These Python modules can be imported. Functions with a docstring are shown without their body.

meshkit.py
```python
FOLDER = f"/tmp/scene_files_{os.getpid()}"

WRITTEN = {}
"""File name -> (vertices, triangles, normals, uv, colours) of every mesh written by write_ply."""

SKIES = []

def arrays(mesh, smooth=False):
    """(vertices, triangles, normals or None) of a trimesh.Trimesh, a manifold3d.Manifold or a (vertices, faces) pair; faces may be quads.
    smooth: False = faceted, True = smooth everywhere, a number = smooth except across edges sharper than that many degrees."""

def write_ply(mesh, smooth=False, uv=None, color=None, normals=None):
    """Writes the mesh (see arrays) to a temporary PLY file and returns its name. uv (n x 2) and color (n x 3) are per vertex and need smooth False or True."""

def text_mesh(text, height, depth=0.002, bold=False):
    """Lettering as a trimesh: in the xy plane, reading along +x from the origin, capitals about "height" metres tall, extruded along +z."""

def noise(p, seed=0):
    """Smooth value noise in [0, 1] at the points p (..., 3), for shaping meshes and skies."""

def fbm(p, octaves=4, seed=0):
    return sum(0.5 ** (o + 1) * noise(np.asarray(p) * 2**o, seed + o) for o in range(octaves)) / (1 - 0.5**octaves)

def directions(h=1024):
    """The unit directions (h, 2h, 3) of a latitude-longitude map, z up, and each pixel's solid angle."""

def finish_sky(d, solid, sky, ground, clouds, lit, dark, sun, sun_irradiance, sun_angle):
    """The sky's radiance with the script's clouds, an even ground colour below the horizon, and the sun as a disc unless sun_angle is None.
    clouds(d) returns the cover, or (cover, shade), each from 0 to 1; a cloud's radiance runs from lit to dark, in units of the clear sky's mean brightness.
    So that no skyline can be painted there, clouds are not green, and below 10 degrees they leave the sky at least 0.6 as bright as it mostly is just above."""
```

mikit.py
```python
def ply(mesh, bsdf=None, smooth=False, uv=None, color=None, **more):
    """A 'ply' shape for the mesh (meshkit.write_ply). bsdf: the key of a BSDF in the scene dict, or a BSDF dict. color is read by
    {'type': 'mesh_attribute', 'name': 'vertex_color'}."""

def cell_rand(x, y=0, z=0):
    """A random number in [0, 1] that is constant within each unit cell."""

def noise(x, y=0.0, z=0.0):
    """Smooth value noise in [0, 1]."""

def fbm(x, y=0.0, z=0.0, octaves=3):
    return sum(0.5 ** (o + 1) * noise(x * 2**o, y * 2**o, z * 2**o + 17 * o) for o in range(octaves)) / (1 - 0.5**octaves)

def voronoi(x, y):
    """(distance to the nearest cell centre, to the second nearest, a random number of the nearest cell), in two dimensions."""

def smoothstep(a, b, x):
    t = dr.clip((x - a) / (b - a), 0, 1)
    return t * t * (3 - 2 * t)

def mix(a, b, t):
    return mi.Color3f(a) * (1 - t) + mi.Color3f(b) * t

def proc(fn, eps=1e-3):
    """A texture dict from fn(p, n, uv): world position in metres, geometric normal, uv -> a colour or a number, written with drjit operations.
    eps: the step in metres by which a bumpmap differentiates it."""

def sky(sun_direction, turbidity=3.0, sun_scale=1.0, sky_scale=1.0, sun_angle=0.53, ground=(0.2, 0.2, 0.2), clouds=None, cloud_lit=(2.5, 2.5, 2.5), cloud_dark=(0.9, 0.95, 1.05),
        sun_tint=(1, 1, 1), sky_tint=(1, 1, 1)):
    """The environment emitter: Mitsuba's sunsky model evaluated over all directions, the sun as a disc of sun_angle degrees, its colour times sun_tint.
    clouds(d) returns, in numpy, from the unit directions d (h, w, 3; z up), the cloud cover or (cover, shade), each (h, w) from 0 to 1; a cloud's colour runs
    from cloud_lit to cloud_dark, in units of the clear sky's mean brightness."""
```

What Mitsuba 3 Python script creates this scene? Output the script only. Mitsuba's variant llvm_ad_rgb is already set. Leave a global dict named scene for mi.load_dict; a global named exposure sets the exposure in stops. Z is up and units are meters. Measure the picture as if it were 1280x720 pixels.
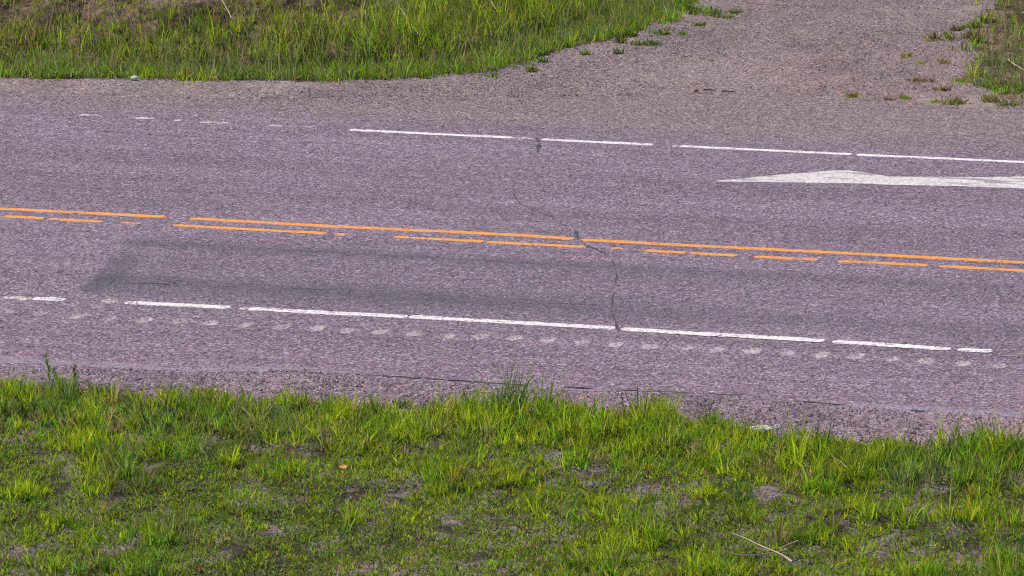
import math, random
import numpy as np, trimesh, mitsuba as mi, drjit as dr, mikit, meshkit
from scipy.ndimage import distance_transform_edt, map_coordinates
import shapely
from shapely.geometry import Polygon

T = mi.ScalarTransform4f
scene, labels = {'type': 'scene'}, {}
rng = np.random.default_rng(11)

# ------------------------------------------------------------------ camera, light, exposure
CAM_H, FOC, PITCH = 9.0, 6310.0, math.radians(11.12)   # a camera on a 9 m roadside pole, long lens
FWD = np.array([0, math.cos(PITCH), -math.sin(PITCH)]); UP = np.array([0, math.sin(PITCH), math.cos(PITCH)])
scene['camera'] = {'type': 'perspective', 'fov': math.degrees(2 * math.atan(640 / FOC)), 'fov_axis': 'x', 'near_clip': 0.5, 'far_clip': 9000.0,
                   'to_world': T().look_at(origin=[0, 0, CAM_H], target=(np.array([0, 0, CAM_H]) + FWD).tolist(), up=[0, 0, 1])}
SUN = (-0.45, 0.55, 0.95)
scene['daylight'] = mikit.sky(SUN, turbidity=3, ground=(0.2, 0.19, 0.19))
exposure = 1.45

# ------------------------------------------------------------------ where things stand on the ground
def gp(px, py, z=0.0):
    """Ground point seen at a point of the 1280 x 720 photograph (survey of the place)."""
    d = FWD + np.array([1.0, 0, 0]) * (px - 640) / FOC - UP * (py - 360) / FOC
    t = (z - CAM_H) / d[2]
    return np.array([d[0] * t, d[1] * t])
O = gp(0, 261); _b = gp(1280, 328.4)
U = (_b - O) / np.linalg.norm(_b - O); V = np.array([-U[1], U[0]])
def uv(p): p = np.asarray(p, float)[..., :2] - O; return np.stack([p @ U, p @ V], -1)
def xy(u, v): return O + np.multiply.outer(np.asarray(u, float), U) + np.multiply.outer(np.asarray(v, float), V)
def line_uv(pts):
    a = np.array([uv(gp(*p)) for p in pts]); a = a[np.argsort(a[:, 0])]
    return lambda u: np.interp(u, a[:, 0], a[:, 1])
def n1(x, s=0, seed=0): x = np.asarray(x, float); return meshkit.noise(np.stack([x, np.full_like(x, s), np.zeros_like(x)], -1), seed)
def fb2(x, y, f, o=4, seed=0): x = np.asarray(x, float); return meshkit.fbm(np.stack([x * f, np.asarray(y, float) * f, np.zeros_like(x)], -1), o, seed)

_near = line_uv([(-260, 445), (0, 459), (200, 463), (400, 468), (501, 473), (760, 490), (927, 497), (1122, 515), (1276, 526), (1500, 538)])
_far = line_uv([(-300, 110), (0, 119), (400, 123), (800, 118), (1000, 120), (1130, 130), (1280, 137.5), (1600, 152)])
_verge = line_uv([(-260, 474), (0, 484), (100, 490), (200, 495), (330, 500), (420, 505), (560, 512), (700, 517), (800, 522), (900, 527), (935, 540), (1000, 550), (1100, 554), (1200, 558), (1280, 562), (1500, 572)])
def v_near(u): return _near(u) + 0.07 * (n1(np.asarray(u) * 6, 3) - .5) + 0.16 * (n1(np.asarray(u) * .9, 5) - .5)
def v_far(u): return _far(u) + 0.10 * (n1(np.asarray(u) * 4, 7) - .5) + 0.3 * (n1(np.asarray(u) * .7, 9) - .5)
def v_verge(u): return _verge(u) + .10

left_edge = [(-700, 88), (-300, 94), (0, 98), (200, 100), (400, 101), (520, 98), (600, 91), (650, 83), (680, 71), (740, 61), (790, 51), (840, 32), (880, 14), (920, -2), (1000, -40), (1090, -100)]
right_edge = [(1390, -110), (1310, -60), (1270, -10), (1244, 22), (1224, 50), (1216, 80), (1222, 100), (1246, 121), (1280, 127), (1500, 135), (1800, 146)]
LP, RP = [gp(*p) for p in left_edge], [gp(*p) for p in right_edge]
poly_l = Polygon([*LP, (LP[-1][0] + 25, 400), (-400, 400), (-400, LP[0][1] + 40)])
poly_r = Polygon([(RP[0][0] + 25, 400), *RP, (400, RP[-1][1] - 40), (400, 400)])
RX0, RX1, RY0, RY1, RS = -30, 30, 45, 120, 0.1
_gx, _gy = np.meshgrid(np.arange(RX0, RX1, RS), np.arange(RY0, RY1, RS))
_in = shapely.contains_xy(poly_l, _gx.ravel(), _gy.ravel()) | shapely.contains_xy(poly_r, _gx.ravel(), _gy.ravel())
_in = _in.reshape(_gx.shape)
_sd = (distance_transform_edt(_in) - distance_transform_edt(~_in)) * RS
def far_grass_dist(x, y):
    x, y = np.asarray(x, float), np.asarray(y, float)
    return map_coordinates(_sd, [(y.ravel() - RY0) / RS, (x.ravel() - RX0) / RS], order=1, mode='nearest').reshape(x.shape)
def sstep(a, b, x): t = np.clip((x - a) / (b - a), 0, 1); return t * t * (3 - 2 * t)

def ground_z(x, y):
    x, y = np.asarray(x, float), np.asarray(y, float)
    q = uv(np.stack([x, y], -1)); u, v = q[..., 0], q[..., 1]
    dn = v_near(u) - v; df = v - v_far(u)
    near = 0.004 - 0.055 * np.clip(dn - .3, 0, 12) + sstep(.3, 1.2, dn) * .09 * (fb2(x, y, 1.6, 4, 3) - .5)
    g = far_grass_dist(x, y)
    far = 0.004 + .03 * (fb2(x, y, 1.0, 3, 5) - .5) * sstep(0.3, 2, df) + 0.028 * np.clip(df - 1.5, 0, 40)
    bank = 0.27 * np.clip(g - .8, 0, 10) + sstep(.5, 1.6, g) * .2 * (fb2(x, y, 1.3, 4, 8) - .5)
    far = far + np.where(g > 0, bank, 0) - 0.012 * sstep(0, .5, g)
    z = np.where(dn > -.05, near, np.where(df > 0, far, -0.03))
    return z
def on_ground(px, py):
    """First point of the ground met along the line of sight."""
    d = FWD + np.array([1.0, 0, 0]) * (px - 640) / FOC - UP * (py - 360) / FOC
    t = np.linspace(32, 90, 6000); P = np.array([0, 0, CAM_H]) + t[:, None] * d
    k = np.argmax(P[:, 2] < np.maximum(ground_z(P[:, 0], P[:, 1]), -5))
    return np.array([P[k, 0], P[k, 1], float(ground_z(P[k, 0], P[k, 1]))])

# ------------------------------------------------------------------ materials
def two(b): return {'type': 'twosided', 'bsdf': b}
O0, O1, U0, U1 = (float(a) for a in (*O, *U))
def ruv(p): x, y = p.x - O0, p.y - O1; return x * U0 + y * U1, -x * U1 + y * U0
def lin(pts):   # straight fit v = a + b u through surveyed points
    a = np.array([uv(gp(*p)) for p in pts]); b, c = np.polyfit(a[:, 0], a[:, 1], 1); return float(c), float(b)
B1 = lin([(300, 312), (700, 325), (1000, 346), (1280, 364)])
B2 = lin([(150, 353), (400, 364), (640, 376), (1000, 397), (1280, 416)])
BN = lin([(0, 459), (400, 468), (760, 490), (1122, 515), (1276, 526)])
BF = lin([(111, 144.4), (436, 162.6), (850, 183), (1280, 203)])
PA, PB = uv(gp(98, 362)), uv(gp(142, 318))      # slanting start of the dark sealed patch
PS = float((PB[0] - PA[0]) / (PB[1] - PA[1])); PU, PV = float(PA[0]), float(PA[1])
PU3, PV3 = (float(a) for a in uv(gp(215, 456)))
def gauss(x, w): return dr.exp(-dr.square(x / w))
def chips(p, f):
    c = mikit.voronoi(p.x * f, p.y * f)
    return c[2], c[1] - c[0]
def speckle(p, dark, base, light, pink):
    r, e = chips(p, 52.0)
    r2 = mikit.noise(p.x * 34, p.y * 30, 3.3)
    c = mikit.mix(base, dark, mikit.smoothstep(.42, .0, r) * .9)
    c = mikit.mix(c, light, mikit.smoothstep(.72, 1.0, r))
    c = mikit.mix(c, pink, mikit.smoothstep(.5, .56, r) * mikit.smoothstep(.68, .62, r) * .8)
    return c * (0.75 + .50 * r2)
def road_col(p, n, q):
    u, v = ruv(p)
    base = speckle(p, (.082, .067, .096), (.203, .161, .236), (.42, .37, .465), (.28, .185, .235))
    big = mikit.fbm(u * .55, v * 1.6, 1.0, octaves=3)
    streak = mikit.fbm(u * .35, v * 7, 5.0, octaves=3)
    fine = mikit.fbm(u * .22, v * 16, 7.0, octaves=2)
    base = base * (0.66 + .24 * big + .26 * streak + .22 * fine)
    on = mikit.smoothstep(-.03, .08, u - (PU + PS * (v - PV)) + .15 * (big - .5))
    d1, d2 = v - (B1[0] + B1[1] * u), v - (B2[0] + B2[1] * u)
    fade = mikit.smoothstep(11.5, 4.5, u)
    k1 = gauss(d1 + .12 * (streak - .5), .24) * (.26 + .28 * fade) * (.1 + .9 * streak + .8 * fine)
    k2 = gauss(d2 + .16 * (streak - .5), .40) * (.28 + .34 * fade) * (.1 + .9 * streak + .8 * fine)
    hu = u - (PU + PS * (v - PV)) + .12 * (mikit.noise(v * 6, 3.0) - .5)
    head = mikit.smoothstep(-.02, .05, hu) * mikit.smoothstep(.50, .12, hu) * mikit.smoothstep(PV - .15, PV + .05, v) * mikit.smoothstep(PV + 2.1, PV + 1.5, v) * (.24 + .34 * mikit.noise(u * 5, v * 3))
    panel = mikit.smoothstep(B1[0] + .3, B1[0] + .0, v - B1[1] * u) * mikit.smoothstep(B2[0] - .75, B2[0] - .5, v - B2[1] * u) * mikit.smoothstep(12.5, 6.0, u)
    dark = on * (dr.maximum(k1, k2) + .16 * panel) + head
    base = mikit.mix(base, mi.Color3f(.080, .080, .115) * (.75 + .5 * mikit.noise(p.x * 34, p.y * 30)), dr.clip(dark * .86 * (.75 + .5 * fine), 0, .8))
    # far lane: faint wheel tracks
    far = gauss(v - 1.35 + .2 * (streak - .5), .3) + gauss(v - 3.3 + .2 * (streak - .5), .3)
    base = base * (1 - .10 * far)
    # near pavement edge: greyish, worn lips of old seal coat
    dn = v - (BN[0] + BN[1] * u)
    smear = mikit.smoothstep(.30, .05, dr.abs(v - PV3 + .25 * (streak - .5))) * mikit.smoothstep(0, .8, u - PU3) * mikit.smoothstep(2.6, 1.2, u - PU3)
    base = mikit.mix(base, mi.Color3f(.29, .275, .345) * (.8 + .4 * mikit.noise(p.x * 34, p.y * 30)), .55 * smear * (.5 + streak))
    lip = mikit.smoothstep(.0, .05, dn) * mikit.smoothstep(.30, .12, dn + .12 * (streak - .5)) * mikit.smoothstep(.22, .46, mikit.fbm(u * .6, v * 2, 9.0))
    base = mikit.mix(base, mi.Color3f(.30, .29, .37) * (.8 + .4 * mikit.noise(p.x * 34, p.y * 30)), .55 * lip)
    sh = mikit.smoothstep(1.7, .2, dn)
    base = mikit.mix(base, base * mi.Color3f(1.12, 1.05, 1.06), sh * .8)
    # far side: tan grit and dust blown over the seal
    df = v - (BF[0] + BF[1] * u)
    dust = mikit.smoothstep(-.1, 1.7, df + 1.0 * (streak - .5))
    grit = speckle(p, (.085, .071, .078), (.228, .186, .208), (.45, .40, .42), (.29, .20, .21))
    return mikit.mix(base, grit * (.9 + .2 * streak), .85 * dust)
def groove_col(p, n, q):
    u, v = ruv(p)
    g = mikit.mix((.30, .26, .31), (.52, .47, .53), mikit.fbm(p.x * 14, p.y * 8, 2.0))
    w = mikit.smoothstep(-1.0, 6.5, u + 2.5 * (mikit.noise(u * 1.1) - .5))
    g = mikit.mix(mi.Color3f(.205, .172, .2), g, .28 + .72 * w)
    return g * (.62 + .76 * mikit.noise(p.x * 45, p.y * 20))
def wear(p, base, gone, amt):
    u, v = ruv(p)
    w = mikit.fbm(u * 5, v * 40, 2.0, octaves=3) * .6 + .4 * mikit.noise(p.x * 55, p.y * 35)
    return mikit.mix(base, gone, mikit.smoothstep(amt, amt + .12, w)) * (.88 + .2 * mikit.noise(p.x * 30, p.y * 14))
def white_col(p, n, q): return wear(p, mi.Color3f(.82, .81, .88), mi.Color3f(.34, .30, .35), .58)
def white_worn_col(p, n, q): return wear(p, mi.Color3f(.66, .63, .67), mi.Color3f(.24, .20, .23), .42)
def yellow_col(p, n, q): return wear(p, mi.Color3f(.90, .35, .05), mi.Color3f(.40, .23, .14), .58)
def yellow_worn_col(p, n, q): return wear(p, mi.Color3f(.78, .36, .12), mi.Color3f(.30, .20, .19), .50)
def arrow_col(p, n, q):
    u, v = ruv(p)
    w = mikit.fbm(u * 3, v * 16, 4.0, octaves=3)
    c = mikit.mix(mi.Color3f(.66, .65, .70), mi.Color3f(.36, .33, .37), mikit.smoothstep(.58, .72, w))
    return c * (.75 + .45 * mikit.noise(p.x * 40, p.y * 16))
def crack_col(p, n, q): return mi.Color3f(.062, .057, .074) * (.5 + 1.1 * mikit.noise(p.x * 40, p.y * 25))
def gravel_col(p, n, q):
    a = speckle(p, (.085, .070, .073), (.226, .184, .204), (.45, .40, .42), (.27, .18, .175))
    b = mikit.fbm(p.x * .5, p.y * .3, 4.0); s = mikit.fbm(p.x * 3.2, p.y * 1.4, 8.0)
    a = mikit.mix(a, mi.Color3f(.25, .19, .19), .35 * mikit.smoothstep(.55, .75, b))
    a = mikit.mix(a * mi.Color3f(1.05, .99, 1.20), a, mikit.smoothstep(47, 50, p.y))
    al, ac = p.x * .43 + p.y * .90, p.x * .90 - p.y * .43      # along and across the approach
    rut = mikit.fbm(ac * 1.5, al * .10, 3.0, octaves=3)
    pink = mikit.smoothstep(.52, .72, mikit.fbm(p.x * .45 + 3, p.y * .22, 6.0)); sand = mikit.smoothstep(.58, .70, mikit.fbm(p.x * 1.9, p.y * .9, 11.0)) * mikit.smoothstep(4.2, 5.0, p.x)
    a = mikit.mix(a, a * mi.Color3f(1.16, .92, .90), pink * .3)
    a = mikit.mix(a, mi.Color3f(.36, .31, .27), sand * .6)
    return a * (.50 + .34 * s + .20 * b + .42 * rut)
def soil_col(p, n, q):
    f = mikit.fbm(p.x * 3, p.y * 3, 2.0); g = mikit.noise(p.x * 26, p.y * 26, 1.0); r, e = chips(p, 30.0)
    near = mikit.mix((.045, .037, .032), (.200, .166, .184), mikit.smoothstep(.35, .65, f))
    near = near * (.55 + .9 * r)
    far = mikit.mix((.055, .038, .028), (.21, .16, .125), mikit.smoothstep(.35, .68, f)) * (.5 + 1.0 * g)
    return mikit.mix(near, far, mikit.smoothstep(47, 50, p.y))
def P(fn, rough=.9, spec=.25): return {'type': 'principled', 'base_color': mikit.proc(fn), 'roughness': rough, 'specular': spec}
scene['asphalt'] = two(P(road_col, .85, .3)); scene['groove_dust'] = two(P(groove_col)); scene['white_paint'] = two(P(white_col, .6)); scene['white_paint_worn'] = two(P(white_worn_col, .7))
scene['yellow_paint'] = two(P(yellow_col, .6)); scene['yellow_paint_worn'] = two(P(yellow_worn_col, .7)); scene['arrow_paint'] = two(P(arrow_col, .6)); scene['crack_dark'] = two(P(crack_col))
scene['gravel'] = two(P(gravel_col)); scene['soil'] = two(P(soil_col))
VC = {'type': 'mesh_attribute', 'name': 'vertex_color'}
scene['leaf'] = {'type': 'principledthin', 'base_color': VC, 'roughness': .55, 'diff_trans': 1.1, 'spec_trans': 0.0, 'eta': 1.3}
scene['stone'] = two({'type': 'principled', 'base_color': VC, 'roughness': .8, 'specular': .3})
def paper_col(p, n, q): return mi.Color3f(.74, .76, .76) * (.9 + .12 * mikit.noise(p.x * 60, p.y * 60, p.z * 60))
def orange_col(p, n, q): return mikit.mix((.92, .52, .16), (.75, .32, .07), mikit.noise(p.x * 60, p.y * 60, p.z * 80))
scene['paper'] = two(P(paper_col, .6)); scene['orange_plastic'] = two(P(orange_col, .4, .5))

def put(key, mesh, bsdf, smooth=False, color=None, **lab):
    base, k = key, 0
    while key in scene: k += 1; key = f'{base}_{k:03d}'
    scene[key] = mikit.ply(mesh, bsdf, smooth, color=color)
    if lab: labels[key] = lab
    return key
def M(v, f): return trimesh.Trimesh(np.asarray(v, float), np.asarray(f, int), process=False)

# ------------------------------------------------------------------ ground and gravel drive, one uneven sheet to the horizon
def axis(lo, hi, parts):
    a = np.concatenate([np.arange(s, e, st) for s, e, st in parts] + [[parts[-1][1]]])
    g = np.array([.3, .8, 1.6, 3, 5, 9, 16, 30, 60, 120, 300, 800, 1600, 3000.])
    return np.concatenate([(a[0] - g)[::-1], a, a[-1] + g])
gx = axis(0, 0, [(-8.0, 8.0, .065)]); gy = axis(0, 0, [(31, 45.5, .065), (45.5, 55, .25), (55, 71, .09)])
X, Y = np.meshgrid(gx, gy); Z = ground_z(X, Y)
Q = uv(np.stack([X, Y], -1)); DN, DF, G = v_near(Q[..., 0]) - Q[..., 1], Q[..., 1] - v_far(Q[..., 0]), far_grass_dist(X, Y)
ripple = (fb2(X, Y, 11, 2, 21) - .5)
Z = Z + ripple * (np.where(DN > .35, .035, 0) + np.where(G > .3, .12, 0) + np.where((DF > .4) & (G < 0), .012, 0))
vid = np.arange(X.size).reshape(X.shape)
quads = np.stack([vid[:-1, :-1], vid[:-1, 1:], vid[1:, 1:], vid[1:, :-1]], -1).reshape(-1, 4)
def mid(A): return A.ravel()[quads].mean(1)
mdf, mg, mdn = mid(DF), mid(G), mid(DN)
isgravel = (mdf > -.6) & (mg + .5 * (fb2(mid(X), mid(Y), 1.7, 3, 4) - .5) < 0) & (mid(X) > -60) & (mid(X) < 60)
def sub(sel):
    q = quads[sel]; ids, inv = np.unique(q, return_inverse=True); q = inv.reshape(q.shape)
    v = np.stack([X.ravel()[ids], Y.ravel()[ids], Z.ravel()[ids]], -1)
    return M(v, np.vstack([q[:, [0, 1, 2]], q[:, [0, 2, 3]]]))
mv = (Q[..., 1] - v_verge(Q[..., 0])).ravel()[quads].mean(1)
isedge = (mdn > -.4) & (mdn < 1.2) & (mv + .3 * (fb2(mid(X), mid(Y), 2.3, 3, 14) - .5) > -.12) & (mid(X) > -60) & (mid(X) < 60)
put('gravel_shoulder', sub(isedge), 'gravel', True, label='narrow strip of coarse gravel between the pavement edge and the near grass', kind='structure')
put('ground', sub(~isgravel & ~isedge), 'soil', True, label='bare brown grey soil under the grass on both sides of the road', kind='structure')
put('gravel_driveway', sub(isgravel), 'gravel', True, label='wide gravel approach and shoulder on the far side of the road', kind='structure')

# ------------------------------------------------------------------ road with milled rumble grooves
rumble_px = [(8, 390), (50, 391), (95, 395), (137, 398), (180, 400), (222, 401.5), (264, 403.5), (306, 406), (351, 408.5), (395, 410.5), (432, 413), (475, 414.5), (517, 417), (559, 421), (601, 420.5), (643, 422), (685, 424.5), (727, 427.5), (769, 430.5), (813, 433), (857, 434.5), (897, 437), (941, 438.5), (984, 441.5), (1028, 443), (1070, 445), (1115, 448.5), (1157, 451), (1204, 454.5), (1250, 457)]
RU = np.array([uv(gp(*p)) for p in rumble_px])
ruf = np.polyfit(RU[:, 0], RU[:, 1], 2)
step = np.diff(RU[:, 0]).mean()
extra = [RU[0, 0] - step * k for k in (3, 2, 1)] + [RU[-1, 0] + step * k for k in (1, 2, 3)]
GR = np.vstack([RU, [[u, np.polyval(ruf, np.clip(u, RU[0, 0], RU[-1, 0]))] for u in extra]])
s0, s1 = GR[:, 1].min() - .24, GR[:, 1].max() + .24
ua = np.concatenate([[-900, -300, -100, -40, -20, -10], np.arange(-5, 15.5, .025), [20, 25, 35, 60, 120, 300, 900]])
vm = np.arange(s0, s1 + .01, .025)
rows = [np.minimum(v_near(ua), s0 - .05)] + [np.full_like(ua, v) for v in vm] + [v_far(ua)]
VV = np.stack(rows); UU = np.broadcast_to(ua, VV.shape)
H = np.zeros_like(VV); which = np.full(VV.shape, -1)
half = []
for k, (a, b) in enumerate(GR):
    lu, lv = rng.uniform(.055, .078), rng.uniform(.10, .155); half.append((lu, lv))
    r = ((UU - a) / lu) ** 2 + ((VV - b) / lv) ** 2
    H = np.minimum(H, -.011 * np.clip(1 - r, 0, 1))
P2 = xy(UU.ravel(), 0) + np.outer(VV.ravel(), V)
RV = np.column_stack([P2, H.ravel()])
rid = np.arange(VV.size).reshape(VV.shape)
rq = np.stack([rid[:-1, :-1], rid[:-1, 1:], rid[1:, 1:], rid[1:, :-1]], -1).reshape(-1, 4)
cu, cv = UU.ravel()[rq].mean(1), VV.ravel()[rq].mean(1)
owner = np.full(len(rq), -1)
for k, (a, b) in enumerate(GR):
    jit = .22 * (meshkit.noise(np.stack([cu * 22, cv * 22, np.full_like(cu, k)], -1)) - .5) * 2
    owner[((cu - a) / half[k][0]) ** 2 + ((cv - b) / half[k][1]) ** 2 + jit < 1] = k
def roadsub(sel):
    q = rq[sel]; ids, inv = np.unique(q, return_inverse=True); q = inv.reshape(q.shape)
    return M(RV[ids], np.vstack([q[:, [0, 1, 2]], q[:, [0, 2, 3]]]))
put('road', roadsub(owner < 0), 'asphalt', True, label='two lane highway of worn pinkish grey chip seal asphalt', kind='structure')
for k in range(len(GR)):
    put('road__rumble_groove', roadsub(owner == k), 'groove_dust', True)

# the stones of the chip seal, standing proud of the binder
CH = 330000
_v = uv(np.array([gp(0, 459), gp(1280, 526), gp(0, 119), gp(1280, 137)])); cu_, cv_ = rng.uniform(_v[:, 0].min() - 2, _v[:, 0].max() + 2, CH), rng.uniform(_v[:, 1].min() - .3, _v[:, 1].max() + .3, CH)
print('uv box', _v)
line_zones = []
CHIPS_LATER = (cu_, cv_)
# painted lines: each stroke between two worn gaps is a piece of the road
def resample(pts, st=.03):
    w = np.array([gp(*p) for p in pts]); d = np.r_[0, np.cumsum(np.linalg.norm(np.diff(w, axis=0), axis=1))]
    t = np.linspace(0, d[-1], max(4, int(d[-1] / st)))
    return np.stack([np.interp(t, d, w[:, 0]), np.interp(t, d, w[:, 1])], -1), t
def ribbon(pts, width, rough, z, seed, taper=.06, gaps=0.0):
    c, t = resample(pts); d = np.gradient(c, axis=0); d /= np.linalg.norm(d, axis=1, keepdims=True); nrm = np.stack([-d[:, 1], d[:, 0]], -1)
    a = width / 2 * (1 + rough * (n1(t * 18, seed) + .6 * n1(t * 47, seed + .5) - .8) * 2)
    b = width / 2 * (1 + rough * (n1(t * 18, seed + 9) + .6 * n1(t * 47, seed + 7) - .8) * 2)
    if gaps: a, b = (x * np.clip((n1(t * 5, seed + 3) - gaps) * 5, .02, 1) for x in (a, b))
    e = np.clip(np.minimum(t, t[-1] - t) / taper, .15, 1)
    l, r = c + nrm * (a * e)[:, None], c - nrm * (b * e)[:, None]
    n = len(c); v = np.column_stack([np.vstack([l, r]), np.full(2 * n, z)])
    i = np.arange(n - 1)
    return M(v, np.vstack([np.stack([i, n + i, n + i + 1], -1), np.stack([i, n + i + 1, i + 1], -1)]))
PAINT = []
near_white = [([(-300, 357), (-20, 370.3)], 0), ([(4, 371.5), (42, 373.4)], 1), ([(40, 373.2), (83, 375)], 0), ([(122, 375.4), (152, 377)], 1), ([(155, 378.2), (288, 384.7)], 0), ([(287, 384.6), (312, 386)], 1), ([(310, 386), (420, 391.9), (510, 396)], 0),
              ([(511, 396), (564.5, 399), (705.5, 407), (769, 410.7)], 0), ([(776, 411.4), (850, 416.2), (940, 421), (1031, 426.5)], 0), ([(1040, 427.2), (1110, 431.6), (1189, 437)], 0), ([(1196, 437.2), (1241, 439.7)], 0), ([(1243, 440), (1280, 442)], 1), ([(1290, 443), (1600, 462)], 0)]
yellow_top = [([(-300, 246), (0, 261), (206.6, 271.4)], 0), ([(236.8, 273.2), (420, 283.5), (560, 290), (655, 294.6), (717, 298.9)], 0), ([(727, 299.8), (850, 306.6), (1065, 317), (1280, 328.6), (1600, 346)], 0)]
yellow_low = [([(-300, 256), (-10, 270)], 0), ([(1.7, 270.6), (55.4, 273.3)], 0), ([(60, 273.7), (74, 274.6)], 1), ([(74, 274.6), (129, 277.4)], 0), ([(149.5, 278.7), (176, 279.6)], 1), ([(215, 281.5), (310, 286.9), (408, 292)], 0), ([(416.5, 292.8), (437, 293.8)], 1), ([(492, 296.2), (512, 297.2)], 0), ([(512, 297.3), (533, 298.4)], 1),
              ([(532, 298.4), (605, 302.2)], 0), ([(607.5, 302.8), (732.4, 309)], 0), ([(762, 310.2), (778, 311.3)], 1), ([(790, 312.4), (806, 313.4)], 1), ([(805, 313.4), (859, 316.3)], 0), ([(862, 316.6), (922, 319.8)], 0), ([(942, 321), (1023, 325)], 0), ([(1046.5, 326.4), (1161, 332.1)], 0), ([(1173, 333), (1280, 338.5), (1600, 356)], 0)]
far_white = [([(-300, 118), (-40, 135)], 1), ([(98, 143.6), (140, 145.9)], 1), ([(164, 147.1), (192, 148.8)], 1), ([(218, 150), (228, 151)], 1), ([(250, 152.2), (291, 154.5)], 1), ([(336, 157.2), (393, 159.3)], 1), ([(436.8, 162.4), (560, 168.6), (641, 172.4)], 0), ([(640, 172.4), (668, 174)], 1), ([(676, 174.4), (816, 181.2)], 0), ([(840, 182.4), (850, 183)], 1), ([(850, 183), (960, 188.3), (1065, 193.2)], 0), ([(1070, 193.6), (1180, 198.4), (1280, 203), (1600, 218)], 0)]
for name, strokes, w, good, worn, sd in (('white_shoulder_line', near_white, .148, 'white_paint', 'white_paint_worn', 1), ('yellow_line', yellow_top, .125, 'yellow_paint', 'yellow_paint_worn', 40), ('yellow_line', yellow_low, .115, 'yellow_paint', 'yellow_paint_worn', 60), ('far_white_line', far_white, .125, 'white_paint', 'white_paint_worn', 90)):
    for k, (pts, old) in enumerate(strokes):
        rb_ = ribbon(pts, w, .5 if old else .17, .004, sd + k * 1.37, .03, .34 if old else 0); PAINT.append(rb_); put('road__' + name, rb_, worn if old else good)
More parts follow.
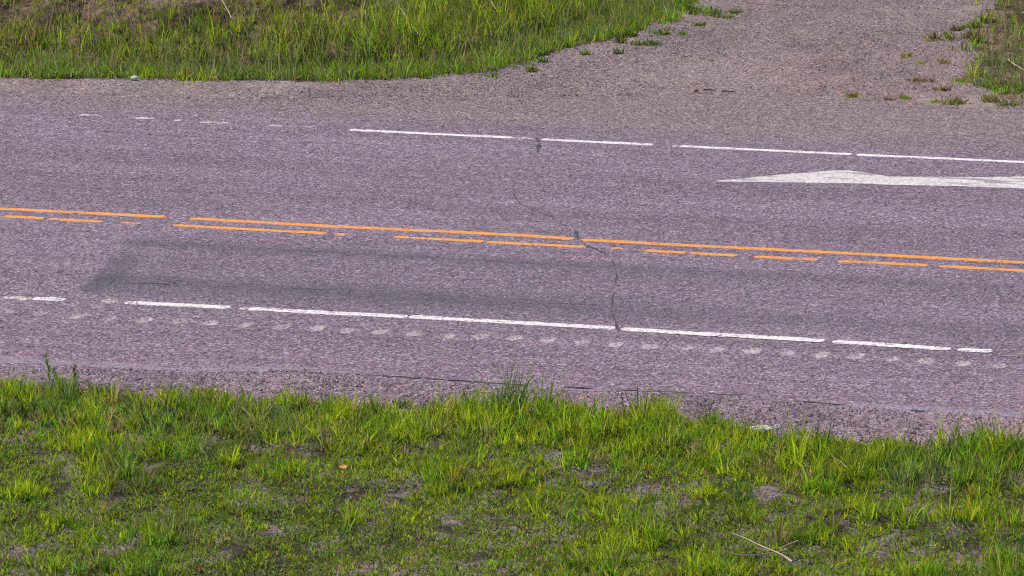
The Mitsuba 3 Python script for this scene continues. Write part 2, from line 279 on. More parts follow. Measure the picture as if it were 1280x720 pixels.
# the white lane arrow
tip = [(891, 226.9), (951.9, 220.9), (1000, 216.8), (1036, 213.9), (1058, 213.1), (1080, 215.6), (1111, 221.2), (1192.5, 221.5), (1247, 221.9), (1249, 221), (1290, 221.2), (1420, 226), (1420, 240), (1300, 231.8), (1300, 229.3), (1239, 228.9), (1239, 229.6), (1282, 231.6), (1330, 233.4), (1420, 240.4), (1420, 244), (1280, 235.8), (1205, 233.2), (1111, 231.3), (1067, 229.4), (1024, 228.9)]
ap = Polygon([gp(*p) for p in tip]).buffer(0)
ap = shapely.segmentize(ap, .05)
def rag(pl, amp=.012):
    c = np.array(pl.exterior.coords)[:-1]
    c = c + amp * 2 * (np.stack([meshkit.noise(np.column_stack([c * 19, np.zeros(len(c))]), 1), meshkit.noise(np.column_stack([c * 19, np.zeros(len(c))]), 2)], -1) - .5)
    return Polygon(c).buffer(0)
ap = rag(max(getattr(ap, 'geoms', [ap]), key=lambda g: g.area))
av, af = trimesh.creation.triangulate_polygon(max(getattr(ap, 'geoms', [ap]), key=lambda g: g.area), engine='earcut')
put('road__white_arrow', M(np.column_stack([av, np.full(len(av), .004)]), af), 'arrow_paint', label='white painted lane arrow with worn split tail')
# cracks: dark tarred ribbons of uneven width
CRACKS = []
cracks = [([(672, 168), (674, 180), (672, 192), (662, 206), (646, 222), (641, 240)], .022, .40), ([(640, 240), (648, 252), (654, 257), (664, 260), (674, 264), (690, 273)], .035, .33), ([(690, 273), (706, 282), (718, 288), (722, 299), (732, 307)], .05, .30), ([(731, 307), (745, 312), (760, 319)], .07, .2), ([(760, 319), (768, 332), (771, 345), (768, 362), (765, 378), (767, 396), (771, 408), (774, 417)], .035, .32), ([(671, 172), (674, 181), (672, 191)], .09, .3), ([(717, 286), (721, 293), (722, 301)], .07, .25), ([(768, 406), (773, 413)], .09, .1),
          ([(0, 155), (60, 159.5), (98, 162.3), (130, 164.6)], 0.066, .42), ([(92, 162), (112, 163.3)], 0.11, .1), ([(125, 164), (195, 169), (250, 171.3), (288, 173.4)], 0.099, .36), ([(288, 173.4), (345, 177), (440, 181)], 0.066, .46), ([(85, 234.5), (136, 236.7)], 0.088, .3), ([(560, 176), (620, 180)], .03, .45), ([(905, 208), (960, 210)], .03, .4), ([(330, 300), (470, 306)], .03, .5),
          ([(330, 464), (400, 466.5), (500, 471.4), (600, 478), (700, 484.5)], .075, .30), ([(700, 484), (760, 487), (850, 491), (930, 495)], .08, .26), ([(925, 495), (1000, 502), (1060, 507), (1160, 515)], .07, .34), ([(600, 376), (760, 382)], .025, .5), ([(130, 352), (300, 359), (420, 363)], .03, .45), ([(60, 268), (200, 274)], .02, .5)]
for k, (pts, w, gp_) in enumerate(cracks):
    wob = [(x, y) for x, y in pts]
    rb_ = ribbon(wob, w * .48, .8, .003 + .0001 * k, 200 + k * 2.31, .1, gp_); CRACKS.append(rb_); put('road__crack', rb_, 'crack_dark')

painted = shapely.union_all([Polygon(np.vstack([np.asarray(m.vertices)[:len(m.vertices) // 2, :2], np.asarray(m.vertices)[len(m.vertices) // 2:, :2][::-1]])).buffer(0) for m in PAINT + CRACKS] + [ap]); shapely.prepare(painted)
cu_, cv_ = CHIPS_LATER; pos = xy(cu_, 0) + np.outer(cv_, V)
k = (np.abs(pos[:, 0]) < 7.4) & (cv_ > v_near(cu_) + .01) & (cv_ < v_far(cu_) - .02)
for a, b in GR: k &= ~((((cu_ - a) / .07) ** 2 + ((cv_ - b) / .13) ** 2 < 1) & (rng.random(CH) < .75))
pos = pos[k]; pos = pos[~shapely.contains_xy(painted, pos[:, 0], pos[:, 1])]; n = len(pos); print('chips', n)
rr = rng.uniform(.006, .010, n); a0 = rng.uniform(0, 6.28, n); hh = rr * rng.uniform(.3, .8, n)
ring = [np.stack([pos[:, 0] + rr * rng.uniform(.8, 1.25, n) * np.cos(a0 + 2.094 * j), pos[:, 1] + rr * rng.uniform(.8, 1.25, n) * np.sin(a0 + 2.094 * j), np.full(n, -.001)], -1) for j in range(3)]
top = np.stack([pos[:, 0] + rng.normal(0, .002, n), pos[:, 1] + rng.normal(0, .002, n), hh], -1)
o_ = np.arange(n)[:, None] * 4
put('road__chip_seal_stone', M(np.stack([*ring, top], 1).reshape(-1, 3), np.concatenate([o_ + [0, 1, 3], o_ + [1, 2, 3], o_ + [2, 0, 3]])), 'asphalt', label='small pinkish grey stones bedded in the asphalt', kind='stuff')

# ------------------------------------------------------------------ grass
def blades(base, h, w, az, lean, face, col, tipcol=None):
    n = len(base); t = np.array([0, .5, 1.0]); d = np.stack([np.cos(az), np.sin(az), np.zeros(n)], -1); s = np.stack([np.cos(face), np.sin(face), np.zeros(n)], -1)
    C = [base + d * (h * tt * np.sin(lean * (.35 + .65 * tt)))[:, None] + np.array([0, 0, 1.0]) * (h * tt * np.cos(lean * (.35 + .65 * tt)))[:, None] for tt in t]
    v = np.stack([C[0] - s * (w * .4)[:, None], C[0] + s * (w * .4)[:, None], C[1] - s * (w * .5)[:, None], C[1] + s * (w * .5)[:, None], C[2]], 1).reshape(-1, 3)
    o = np.arange(n)[:, None] * 5
    f = np.concatenate([o + [0, 1, 3], o + [0, 3, 2], o + [2, 3, 4]], 0)
    tc = col if tipcol is None else tipcol
    c = np.stack([col, col, (col + tc) / 2, (col + tc) / 2, tc], 1).reshape(-1, 3)
    return v, f, c
def leaflets(base, h, w, az, lean, face, col):
    n = len(base); d = np.stack([np.cos(az), np.sin(az), np.zeros(n)], -1); s = np.stack([np.cos(face), np.sin(face), np.zeros(n)], -1) * (w * .5)[:, None]
    up = np.array([0, 0, 1.0]); at = lambda t: base + d * (h * t * np.sin(lean * (.35 + .65 * t)))[:, None] + up * (h * t * np.cos(lean * (.35 + .65 * t)))[:, None]
    v = np.stack([base, at(.55) - s, at(.55) + s, at(1.0)], 1).reshape(-1, 3); o = np.arange(n)[:, None] * 4
    return v, np.concatenate([o + [0, 2, 1], o + [1, 2, 3]]), np.repeat(col, 4, 0)
def join(parts):
    vs, fs, cs, o = [], [], [], 0
    for v, f, c in parts: vs.append(v); fs.append(f + o); cs.append(c); o += len(v)
    return M(np.vstack(vs), np.vstack(fs)), np.vstack(cs)
PAL = {'lime': (.395, .550, .034), 'green': (.240, .430, .042), 'deep': (.085, .165, .036), 'blue': (.210, .310, .130), 'olive': (.290, .345, .090), 'dry': (.36, .29, .17), 'rust': (.20, .13, .06), 'pale': (.30, .32, .14)}
NAMES = list(PAL); PC = np.array([PAL[k] for k in NAMES])
def pick(n, **w):
    p = np.array([w.get(k, 0.0) for k in NAMES]); p /= p.sum()
    c = PC[rng.choice(len(NAMES), n, p=p)]
    return np.clip(c * np.exp(rng.normal(0, .16, (n, 1))) * np.exp(rng.normal(0, .07, (n, 3))), .01, .7)
def tuft_blades(cx, cy, nb, rad, h, lean0, wide, colours, hvar=.28):
    """Blades of many tufts at once; cx.. are arrays, one entry per tuft."""
    idx = np.repeat(np.arange(len(cx)), nb); n = len(idx)
    r = np.sqrt(rng.random(n)) * rad[idx]; a = rng.uniform(0, 2 * np.pi, n)
    x, y = cx[idx] + r * np.cos(a), cy[idx] + r * np.sin(a)
    hh = h[idx] * np.exp(rng.normal(-.1, hvar, n)); lean = np.abs(rng.normal(0, lean0, n)) + .25 * r / np.maximum(rad[idx], 1e-6)
    az = np.where(rng.random(n) < .7, a, rng.uniform(0, 2 * np.pi, n)) 
    base = np.stack([x, y, ground_z(x, y) - .012], -1)
    col = colours[idx] * np.exp(rng.normal(0, .14, (n, 1))) * np.exp(rng.normal(0, .06, (n, 3)))
    tip = np.clip(col * [1.25, 1.1, .95], 0, .8)
    return blades(base, hh, wide * rng.uniform(.7, 1.3, n), az, lean, rng.uniform(0, np.pi, n), col, tip)

# near verge --------------------------------------------------------
bare_px = [(966, 621, 30, 13), (690, 570, 26, 8), (742, 592, 26, 9), (365, 568, 22, 7), (440, 622, 16, 10), (265, 545, 12, 14), (300, 585, 22, 7), (80, 600, 14, 14), (495, 622, 18, 9), (560, 660, 20, 9), (700, 640, 12, 10), (1160, 615, 16, 8), (1045, 650, 18, 9), (1180, 640, 14, 8), (505, 560, 14, 6), (640, 625, 14, 7), (150, 620, 16, 10), (830, 640, 14, 8), (1090, 690, 26, 10), (1230, 690, 20, 8), (340, 665, 16, 9), (290, 690, 16, 8), (600, 700, 20, 8), (30, 690, 14, 8), (870, 560, 12, 5), (1010, 590, 14, 5)]
bare = np.array([[*on_ground(a, b)[:2], c / 150, d / 33] for a, b, c, d in bare_px])
def bare_mask(x, y):
    m = np.zeros(len(x))
    for a, b, c, d in bare: m = np.maximum(m, np.exp(-(((x - a) / c) ** 2 + ((y - b) / d) ** 2) ** 2))
    return m
def near_pts(n):
    x, y = rng.uniform(-6.4, 6.4, n), rng.uniform(31.2, 45, n); q = uv(np.stack([x, y], -1))
    d = v_verge(q[:, 0]) - q[:, 1]
    return x, y, d
x, y, d = near_pts(22500)
edge = d + .34 * (fb2(x, y, 1.3, 3, 31) - .42)
band = sstep(0, .08, edge) * (1 - sstep(.8, 1.7, d))
clump = sstep(.34, .58, fb2(x, y, .95, 4, 33))
bm = bare_mask(x, y)
dens = np.where(edge > -.22, .10 * sstep(-.22, 0, edge), 0) + np.where(edge > 0, np.clip(.85 * band + .62 + .5 * clump, 0, 1) * (1 - .9 * bm), 0)
k = rng.random(len(x)) < dens; x, y, d, clump, band, bm = x[k], y[k], d[k], clump[k], band[k], bm[k]
hue = fb2(x, y, .8, 3, 40); n = len(x)
col = np.where((hue > .5)[:, None], pick(n, lime=.42, green=.38, pale=.06, olive=.14, dry=.03), pick(n, lime=.16, green=.42, deep=.10, blue=.24, olive=.16, dry=.03))
h = (.05 + .082 * band * (.7 + .45 * fb2(x, y, 2.2, 3, 41)) + .11 * clump * sstep(.42, .66, fb2(x, y, 1.9, 3, 43))) * np.exp(rng.normal(0, .25, n)) * np.where(band < .05, np.where(d < .4, .6, 1), 1)
grass = tuft_blades(x, y, 15, np.full(n, .05), h, .38, .010, col)
print('near tufts', n)
m_, c_ = join([grass]); put('verge_grass', m_, 'leaf', False, c_, label='uneven tufts of bright green grass along the near roadside', category='grass', kind='stuff')
# low cover: clover sized leaves, moss and short shoots
x, y, d = near_pts(360000)
bm = bare_mask(x, y); f = fb2(x, y, 2.4, 3, 51)
k = (d + .3 * (fb2(x, y, 1.3, 3, 31) - .5) > .03) & (rng.random(len(x)) < (.32 + .68 * sstep(.34, .52, f)) * (1 - .85 * bm)); x, y = x[k], y[k]; n = len(x)
low = leaflets(np.stack([x, y, ground_z(x, y) - .006], -1), rng.uniform(.025, .075, n), rng.uniform(.009, .018, n), rng.uniform(0, 6.28, n), rng.uniform(.3, 1.35, n), rng.uniform(0, 3.14, n), pick(n, green=.32, olive=.32, blue=.16, deep=.04, lime=.20, rust=.03, dry=.04))
print('low', n)
m_, c_ = join([low]); put('ground_cover', m_, 'leaf', False, c_, label='low mat of short olive green shoots between the roadside tufts', category='ground cover', kind='stuff')
x, y, d = near_pts(34000); k = d > .1; x, y = x[k], y[k]; n = len(x)
th = leaflets(np.stack([x, y, ground_z(x, y) + .004], -1), rng.uniform(.04, .15, n), rng.uniform(.004, .009, n), rng.uniform(0, 6.28, n), rng.uniform(1.0, 1.62, n), rng.uniform(0, 3.14, n), pick(n, dry=.6, rust=.3, olive=.2) * .8)
m_, c_ = join([th]); put('dry_thatch', m_, 'leaf', False, c_, label='thin dry brown straw lying between the near tufts', category='dry grass', kind='stuff')

# far bank ----------------------------------------------------------
def far_pts(n, x0=-8, x1=8.2, y1=71):
    x, y = rng.uniform(x0, x1, n), rng.uniform(52, y1, n); return x, y, far_grass_dist(x, y)
def project(x, y, z):
    p = np.stack([x, y, z - CAM_H], -1); w = p @ FWD; return 640 + FOC * x / w, 360 - FOC * (p @ UP) / w
lush_u = uv(gp(420, 90))[0]
x, y, g = far_pts(70000)
e = g + np.where(x > 1, .8, .45) * (fb2(x, y, 1.5, 3, 61) - .52)
q = uv(np.stack([x, y], -1)); lush = sstep(lush_u - 2.6, lush_u + .8, q[:, 0] - .45 * (q[:, 1] - uv(gp(420, 90))[1]) + 1.6 * (fb2(x, y, .5, 3, 63) - .5))
front, tall = sstep(0.02, .12, e) * (1 - sstep(.8, 1.1, g)), sstep(.7, 1.0, g) * (1 - sstep(1.5, 2.3, g))
patch = sstep(.44, .62, fb2(x, y, 1.1, 4, 66))
thin = np.where(x > 4.2, .35 + .65 * sstep(.2, 1.3, e), 1.0)
dens = .05 * sstep(-.4, 0, e) + thin * np.where(e > 0, np.clip(.85 * front + .75 * tall + .75 * lush + .65 * patch + .5, 0, 1), 0)
k = rng.random(len(x)) < dens * .55; x, y, g, lush, front, tall, patch = (a[k] for a in (x, y, g, lush, front, tall, patch)); n = len(x); print('far tufts', n)
hue = fb2(x, y, .9, 3, 68)
col = pick(n, lime=.32, green=.22, olive=.26, deep=.02, pale=.16, dry=.10)
cf = pick(n, green=.34, blue=.42, pale=.16, olive=.08); ct = pick(n, green=.28, olive=.40, lime=.10, deep=.10); cl = pick(n, lime=.50, green=.42, olive=.06, pale=.06) * 1.08
s = rng.random(n); col = np.where((s < front)[:, None], cf, np.where((s < tall * (1 - .6 * lush))[:, None], ct, np.where((s < lush)[:, None], cl, col)))
h = np.where(x > 4.2, .75, 1.0) * (.085 + .06 * front + .09 * tall * (1 + .2 * lush) + .085 * lush * (1 - front)) * np.exp(rng.normal(0, .25, n))
fg = tuft_blades(x, y, 6, np.full(n, .06), h, .28, .011, col)
m_, c_ = join([fg]); put('bank_grass', m_, 'leaf', False, c_, label='tall green grass on the bank across the road', category='grass', kind='stuff')
x, y, g = far_pts(60000); k = (g > .25) & (rng.random(len(x)) < .9); x, y, g = x[k], y[k], g[k]; n = len(x)
st = leaflets(np.stack([x, y, ground_z(x, y) + .004], -1), rng.uniform(.06, .24, n), rng.uniform(.006, .014, n), rng.uniform(0, 6.28, n), rng.uniform(.7, 1.6, n), rng.uniform(0, 3.14, n), pick(n, dry=.6, rust=.3, olive=.2, pale=.1))
m_, c_ = join([st]); put('dry_thatch', m_, 'leaf', False, c_, label='matted dry brown straw over the soil of the far bank', category='dry grass', kind='stuff')
x, y, g = far_pts(60000); e2 = g + np.where(x > 1, .8, .3) * (fb2(x, y, 1.5, 3, 61) - .52); k = (e2 > 0) & (e2 < .85) & (x < 3.2); x, y = x[k], y[k]; n = len(x)
fr = tuft_blades(x, y, 9, np.full(n, .05), rng.uniform(.07, .15, n), .42, .010, pick(n, green=.40, blue=.36, pale=.14, lime=.10)); print('fringe', n)
m_, c_ = join([fr]); put('edge_grass', m_, 'leaf', False, c_, label='low pale green grass along the gravel edge across the road', category='grass', kind='stuff')
x, y, g = far_pts(9000); k = (g > .15) & (g < 2.2); x, y = x[k], y[k]; n = len(x)
sh = blades(np.stack([x, y, ground_z(x, y)], -1), rng.uniform(.2, .46, n), rng.uniform(.008, .014, n), rng.uniform(0, 6.28, n), np.abs(rng.normal(0, .3, n)), rng.uniform(0, 3.14, n), pick(n, pale=.6, dry=.4))
m_, c_ = join([sh]); put('seed_stalks', m_, 'leaf', False, c_, label='pale seed stalks standing through the grass edge across the road', category='grass', kind='stuff')

# ------------------------------------------------------------------ loose stones
octa = M([[1, 0, -.4], [0, 1, -.4], [-1, 0, -.4], [0, -1, -.4], [.1, -.1, .9]], [[0, 1, 4], [1, 2, 4], [2, 3, 4], [3, 0, 4]])
def stones(x, y, z, r):
    n = len(x); v0 = np.asarray(octa.vertices); a = rng.uniform(0, 6.28, n); sc = r[:, None] * rng.uniform(.7, 1.3, (n, 3)) * [1, 1, .7]
    v = v0[None] * sc[:, None] * rng.uniform(.75, 1.15, (n, len(v0), 1)); ca, sa = np.cos(a)[:, None], np.sin(a)[:, None]
    v = np.stack([v[..., 0] * ca - v[..., 1] * sa, v[..., 0] * sa + v[..., 1] * ca, v[..., 2] + .3 * v[..., 0]], -1) + np.stack([x, y, z + .25 * r], -1)[:, None]
    f = (np.asarray(octa.faces)[None] + (np.arange(n) * len(v0))[:, None, None]).reshape(-1, 3)
    base = np.array([[.30, .25, .275], [.19, .16, .175], [.50, .45, .47], [.33, .22, .22], [.37, .31, .32]])[rng.choice(5, n, p=[.38, .22, .15, .13, .12])]
    return v.reshape(-1, 3), f, np.repeat(np.clip(base * np.exp(rng.normal(0, .2, (n, 1))), .03, .7), len(v0), 0)
def rad(n, lo, hi): return lo * np.exp(np.abs(rng.normal(0, .5, n)) * math.log(hi / lo) / 1.2).clip(1, hi / lo)
x, y = rng.uniform(-7, 7.5, 260000), rng.uniform(52, 71, 260000); q = uv(np.stack([x, y], -1)); df = q[:, 1] - v_far(q[:, 0]); g = far_grass_dist(x, y)
heap = fb2(x, y, .7, 3, 71)
k = (df > -.9) & (g < .4) & (rng.random(len(x)) < sstep(-.9, .5, df) * (.25 + .75 * sstep(.4, .62, heap))); x, y, df = x[k], y[k], df[k]; n = len(x); print('drive stones', n)
z = np.where(df < .05, .0, ground_z(x, y))
m_, c_ = join([stones(x, y, z, rad(n, .006, .019))]); put('loose_gravel', m_, 'stone', False, c_, label='loose pinkish and grey stones scattered over the gravel approach', category='gravel', kind='stuff')
x, y = rng.uniform(-6.4, 6.4, 150000), rng.uniform(37, 45, 150000); q = uv(np.stack([x, y], -1)); dn = v_near(q[:, 0]) - q[:, 1]; dv = q[:, 1] - v_verge(q[:, 0])
k = (dn > -.14) & (dv > -.35) & (rng.random(len(x)) < .9 * sstep(-.14, .08, dn)); x, y, dn = x[k], y[k], dn[k]; n = len(x); print('edge stones', n)
m_, c_ = join([stones(x, y, np.where(dn < .02, 0, ground_z(x, y)), rad(n, .006, .02))]); put('loose_gravel', m_, 'stone', False, c_, label='strip of coarse pinkish gravel between the pavement edge and the near grass', category='gravel', kind='stuff')
x, y, d = near_pts(26000); k = d > .1; x, y = x[k], y[k]; n = len(x)
m_, c_ = join([stones(x, y, ground_z(x, y), rad(n, .006, .022))]); put('loose_gravel', m_, 'stone', False, c_, label='small stones on the bare ground among the near grass tufts', category='gravel', kind='stuff')

# ------------------------------------------------------------------ tufts one can point to, weeds, stalks, litter
def one_tuft(px, py, r, h, nb, pal, lab, flat=1.0, name='grass_tuft', cat='grass tuft', wide=.009, lean=.36, group=None):
    p = on_ground(px, py); m = max(5, int(nb / 12)); r = r if nb > 130 else r * .58
    a, rr = rng.uniform(0, 6.28, m), np.sqrt(rng.random(m)) * r
    cols = pick(m, **pal)
    t = tuft_blades(p[0] + rr * np.cos(a), p[1] + rr * np.sin(a) * flat, 12, np.full(m, .05), np.full(m, h) * (1.1 - .5 * rr / max(r, 1e-6)), lean, wide, cols)
    mm, cc = join([t]); kw = dict(label=lab, category=cat)
    if group: kw['group'] = group
    put(name, mm, 'leaf', False, cc, **kw)
L1, L2, L3 = dict(lime=.8, green=.3), dict(green=.7, lime=.3, deep=.1), dict(green=.5, blue=.5, deep=.2)
tufts = [(112, 562, .22, .22, 420, L1, 'broad bright yellow green tuft at the left, just below the roadside band'),
         (28, 622, .15, .20, 200, L1, 'tall bright tuft at the left margin of the near grass'),
         (289, 580, .10, .15, 130, dict(lime=.7, pale=.3), 'yellowish upright tuft left of centre in the near grass'),
         (202, 568, .10, .17, 130, L2, 'green tuft right of the broad bright tuft on the left'),
         (22, 496, .16, .20, 200, L2, 'tall green tuft at the road edge in the left margin'),
         (78, 655, .16, .14, 180, L1, 'low lime tuft in the lower left of the near grass'),
         (752, 690, .30, .15, 480, dict(lime=.75, pale=.15, green=.2), 'large yellow green tuft at the bottom, right of centre'),
         (745, 632, .10, .13, 140, L1, 'compact bright tuft above the large yellow green one'),
         (632, 594, .14, .12, 170, L1, 'rounded bright tuft in the middle of the near grass'),
         (541, 616, .11, .12, 150, L1, 'bright tuft left of the middle of the near grass'),
         (880, 624, .10, .15, 150, L1, 'bright tuft to the left of the bare gravel patch'),
         (932, 628, .11, .13, 180, L3, 'dense green tuft touching the left rim of the bare gravel patch'),
         (1070, 636, .14, .12, 180, L1, 'lime tuft to the right of the bare gravel patch'),
         (1216, 650, .10, .14, 140, L1, 'bright upright tuft near the right margin of the near grass'),
         (640, 514, .07, .10, 90, L3, 'dark blue green tuft at the gravel edge in mid frame'),
         (500, 508, .08, .10, 100, L3, 'bluish green tuft standing forward at the road edge left of centre'),
         (1268, 572, .12, .20, 190, L2, 'tall green tuft on the road edge at the right margin')]
for a, b, r, h, nb, pal, lab in tufts: one_tuft(a, b, r, h, nb, pal, lab)
# weeds on the gravel across the road
weedL = [(531, 98, .06, .07), (616, 96, .10, .06), (667, 89, .10, .10), (680, 67, .12, .12), (679, 77, .10, .10), (732, 68, .09, .07), (774, 67, .06, .06), (776, 53, .09, .09), (796, 56, .09, .08), (783, 45, .12, .12), (813, 56, .11, .08), (825, 42, .14, .09), (853, 43, .08, .06), (857, 12, .16, .15), (873, 32, .08, .08), (881, 17, .20, .13), (904, 22, .12, .07), (920, 16, .14, .06)]
weedR = [(1176, 48, .16, .14), (1196, 38, .10, .08), (1211, 48, .10, .14), (1221, 52, .12, .20), (1215, 35, .14, .14), (1235, 28, .14, .14), (1254, 8, .12, .08), (1162, 52, .10, .05), (1132, 71, .08, .06), (1179, 78, .12, .06), (1152, 80, .07, .05), (1150, 103, .16, .08), (1068, 121, .14, .07), (1110, 125, .07, .05), (1131, 123, .08, .08), (1168, 128, .09, .05), (1177, 113, .10, .09), (1192, 129, .16, .10), (1236, 127, .13, .13), (1262, 131, .16, .10), (1230, 108, .10, .08), (1262, 114, .26, .14), (1222, 96, .16, .12), (1204, 102, .12, .07), (1240, 82, .12, .12)]
ords = ['first', 'second', 'third', 'fourth', 'fifth', 'sixth', 'seventh', 'eighth', 'ninth', 'tenth', 'eleventh', 'twelfth', 'thirteenth', 'fourteenth', 'fifteenth', 'sixteenth', 'seventeenth', 'eighteenth', 'nineteenth', 'twentieth', 'twenty-first', 'twenty-second', 'twenty-third', 'twenty-fourth', 'twenty-fifth']
def size(r): return 'tiny' if r < .085 else 'small' if r < .125 else 'broad'
for i, (a, b, r, h) in enumerate(sorted(weedL)):
    one_tuft(a, b, r, h * 1.1, 36 + int(r * 900), dict(green=.22, blue=.2, deep=.4, olive=.18), f'{size(r)} dark green weed on the left edge of the gravel drive, {ords[i]} from the left', .8, 'weed', 'weed', .012, .75, 'weeds along the left edge of the gravel drive')
for i, (a, b, r, h) in enumerate(sorted(weedR)):
    lush = (a, b) in ((1262, 114), (1230, 108), (1240, 82))
    one_tuft(a, b, r, h * 1.1, 30 + int(r * 700), L3 if lush else dict(olive=.4, rust=.3, green=.25, dry=.2), f"{size(r)} {'fresh green' if lush else 'brownish'} weed on the right side of the gravel drive, {ords[i]} from the left", .8, 'weed', 'weed', .012, .75, 'weeds along the right side of the gravel drive')

def tube(pts, r0, r1, k=6):
    pts = np.asarray(pts, float); n = len(pts); d = np.gradient(pts, axis=0); d /= np.linalg.norm(d, axis=1, keepdims=True)
    a = np.cross(d, [.31, .2, .93]); a /= np.linalg.norm(a, axis=1, keepdims=True); b = np.cross(d, a); r = np.linspace(r0, r1, n)
    ang = np.arange(k) * 2 * np.pi / k
    v = (pts[:, None] + r[:, None, None] * (a[:, None] * np.cos(ang)[None, :, None] + b[:, None] * np.sin(ang)[None, :, None])).reshape(-1, 3)
    f = []
    for i in range(n - 1):
        for j in range(k):
            p, q = i * k + j, i * k + (j + 1) % k; f += [[p, q, q + k], [p, q + k, p + k]]
    for o, s in ((0, 1), ((n - 1) * k, -1)): f += [[o, o + j, o + j + 1][::s] for j in range(1, k - 1)]
    return M(v, f)
def vc(m, c): return np.tile(np.asarray(c, float), (len(m.vertices), 1)) * rng.uniform(.8, 1.15, (len(m.vertices), 1))
def stalk(key, pix, r0, r1, c, lab, cat, lift=.03, rise=None, parts=()):
    """A stem lying over the grass (lift) or standing up from its first point (rise = metres)."""
    if rise is None:
        pts = np.array([on_ground(*p) + [0, 0, lift] for p in pix])
    else:
        p0 = on_ground(*pix[0]); t = np.linspace(0, 1, 6)[:, None]; pts = p0 + t * np.array([rise[0], rise[1], rise[2]]) + np.sin(t * 5) * np.array([.006, .004, 0])
    t = np.linspace(0, 1, 9); s = np.linspace(0, 1, len(pts)); pts = np.stack([np.interp(t, s, pts[:, j]) for j in range(3)], -1) + rng.normal(0, .003, (9, 3))
    m = tube(pts, r0, r1); k = put(key, m, 'stone', True, vc(m, c), label=lab, category=cat)
    return k, pts
# dark dead weed stalks standing at the near gravel edge
for px, py, hgt, lean, lab in ((795, 514, .22, .02, 'tall dark dead weed stalk standing at the near road edge'), (787, 514, .14, -.02, 'shorter dark stalk just left of the tall dead weed stalk'), (778, 512, .15, .0, 'faint thin stalk left of the two dark weed stalks'), (816, 522, .15, .02, 'reddish brown stalk right of the tall dead weed stalk'), (579, 510, .15, .01, 'grey green seed stem standing alone at the road edge mid frame'), (213, 492, .19, .01, 'slender grey stem at the near road edge on the left'), (62, 482, .24, -.02, 'feathery grey green weed rising over the left road edge'), (92, 484, .17, .02, 'brown seeded weed beside the feathery one at left')):
    c = (.05, .04, .045) if 'dark' in lab else (.20, .13, .11) if 'brown' in lab else (.18, .20, .15)
    thick = .006 if 'tall' in lab else .004
    k, pts = stalk('weed_stalk', [(px, py)], thick, .0025, c, lab, 'weed stalk', rise=(lean, 0, hgt))
    if 'seed' in lab or 'feathery' in lab or 'reddish' in lab:
        n = 60 if 'feathery' in lab else 36
        i = rng.integers(3, 9, n); b = pts[i] + rng.normal(0, .004, (n, 3))
        lv = blades(b, rng.uniform(.03, .08, n), np.full(n, .007), rng.uniform(0, 6.28, n), rng.uniform(.3, 1.1, n), rng.uniform(0, 3.14, n), pick(n, **(dict(rust=.6, dry=.3) if 'brown' in lab else dict(blue=.7, green=.3, pale=.1))))
        mm, cc = join([lv]); put(k + '__seed_head', mm, 'leaf', False, cc)
# pale branched stalk in the foreground
k, pts = stalk('dry_stalk', [(914, 685), (930, 690), (948, 699), (962, 706), (975, 711), (990, 719)], .005, .012, (.58, .48, .38), 'pale forked dry stalk lying in the grass at bottom right', 'dry stalk', .11)
for pp in ([(922, 712), (945, 712), (965, 710)], [(950, 705), (962, 707)], [(968, 709), (982, 706)], [(972, 710), (980, 701), (998, 694)]):
    q = np.array([on_ground(*p) + [0, 0, .11] for p in pp]); m = tube(q, .003, .007); put(k + '__branch', m, 'stone', True, vc(m, (.48, .40, .30)))
stalk('dry_stalk', [(891, 695), (905, 699), (920, 702), (928, 705)], .002, .004, (.50, .44, .28), 'thin yellowish straw left of the pale forked stalk', 'dry stalk', .06)
stalk('dry_stalk', [(1036, 584), (1048, 591), (1058, 600)], .002, .004, (.50, .44, .28), 'thin straw arching over the grass right of centre', 'dry stalk', .10)
stalk('dry_stalk', [(1150, 693), (1160, 690), (1168, 691)], .003, .005, (.48, .40, .30), 'short pale twig on the lower right grass', 'dry stalk', .05)
# pale stalks over the far bank
for pix, lab in (([(603, -4), (609, 8), (620, 24)], 'long pale stalk leaning in the far grass near the middle of the top edge'), ([(494, 14), (505, 30), (523, 55)], 'pale stalk in the far grass left of the one at middle of top edge'), ([(614, 14), (606, 5), (596, -4)], 'short pale stalk crossing the long one near the middle of the top edge'), ([(274, 8), (282, 20), (290, 35)], 'pale bent stalk on the brown part of the far bank'), ([(1258, 78), (1268, 86), (1282, 94)], 'pale fallen straw at the foot of the right far grass')):
    stalk('dry_stalk', pix, .007, .009, (.55, .47, .32), lab, 'dry stalk', .12 if pix[0][1] < 60 else .05)
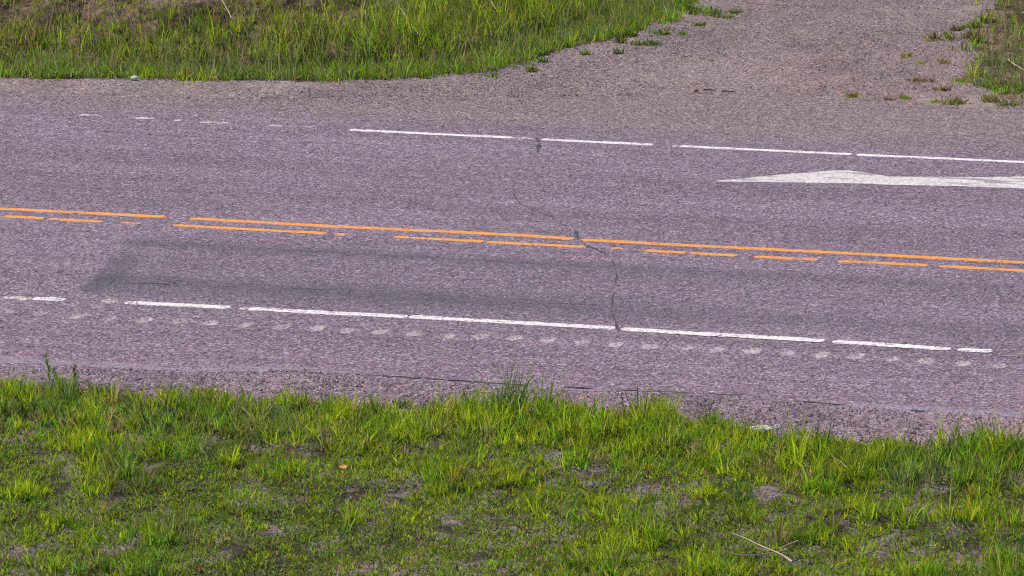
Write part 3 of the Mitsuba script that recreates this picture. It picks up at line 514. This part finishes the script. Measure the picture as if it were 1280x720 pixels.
# dark bits of wood on the gravel
for a, b, L, lab in ((709, 132, .07, 'dark chip of wood on the shoulder near the left rim of the drive'), (888, 114, .09, 'brown sliver of wood on the gravel, left of a similar one'), (911, 115.5, .11, 'dark sliver of wood on the gravel, right of a similar one'), (689, 127, .03, 'tiny dark chip above the wood chip on the shoulder')):
    p = on_ground(a, b); t = np.linspace(-1, 1, 5)[:, None]; q = p + t * np.array([L * .8, .015, 0]) + np.array([0, 0, .012]) + rng.normal(0, .004, (5, 3)); m = tube(q, .009, .006)
    put('wood_chip', m, 'stone', True, vc(m, (.13, .095, .085)), label=lab, category='wood chip')
p = on_ground(870, 115); ico = trimesh.creation.icosphere(subdivisions=1, radius=.035); ico.vertices *= rng.uniform(.8, 1.2, (len(ico.vertices), 1)); ico.vertices = ico.vertices * [1, 1, .7] + p + [0, 0, .012]
put('red_stone', ico, 'stone', False, vc(ico, (.42, .16, .13)), label='small red stone beside the brown wood sliver on the gravel', category='stone')
# litter
def crumple(p, sx, sy, sz, rot, seed):
    m = trimesh.creation.icosphere(subdivisions=3); v = np.asarray(m.vertices).copy()
    v *= (.55 + .9 * meshkit.fbm(v * 1.9 + seed, 3, seed))[:, None]; v *= [sx, sy, sz]
    c, s = math.cos(rot), math.sin(rot); v = np.column_stack([v[:, 0] * c - v[:, 1] * s, v[:, 0] * s + v[:, 1] * c, v[:, 2]])
    v[:, 2] -= v[:, 2].min(); return M(v + p, m.faces)
p = on_ground(951, 549); put('paper_scrap', crumple(p + [0, 0, .06], .085, .045, .025, .1, 4), 'paper', 25, label='crumpled white paper scrap in the near grass at the road edge', category='litter')
p = on_ground(972, 547); put('paper_scrap', crumple(p + [0, 0, .06], .026, .03, .02, .7, 7), 'paper', 25, label='small torn white bit right of the crumpled near paper scrap', category='litter')
p = on_ground(169.5, 98.5); put('paper_scrap', crumple(p + [0, -.12, .0], .048, .035, .028, -.3, 9), 'paper', 25, label='white scrap at the foot of the far grass on the left', category='litter')
p = on_ground(429, 597)
prof = np.array([[0, 0], [.021, 0], [.024, .004], [.024, .014], [.021, .019], [.014, .017], [0, .016]])
cap = trimesh.creation.revolve(prof, sections=28); cap.apply_transform(trimesh.transformations.rotation_matrix(.45, [1, .2, 0])); cap.apply_scale(1.25); cap.apply_translation(p + [0, 0, .07])
put('orange_scrap', cap, 'orange_plastic', 30, label='small round orange scrap lying in the near grass left of centre', category='litter')
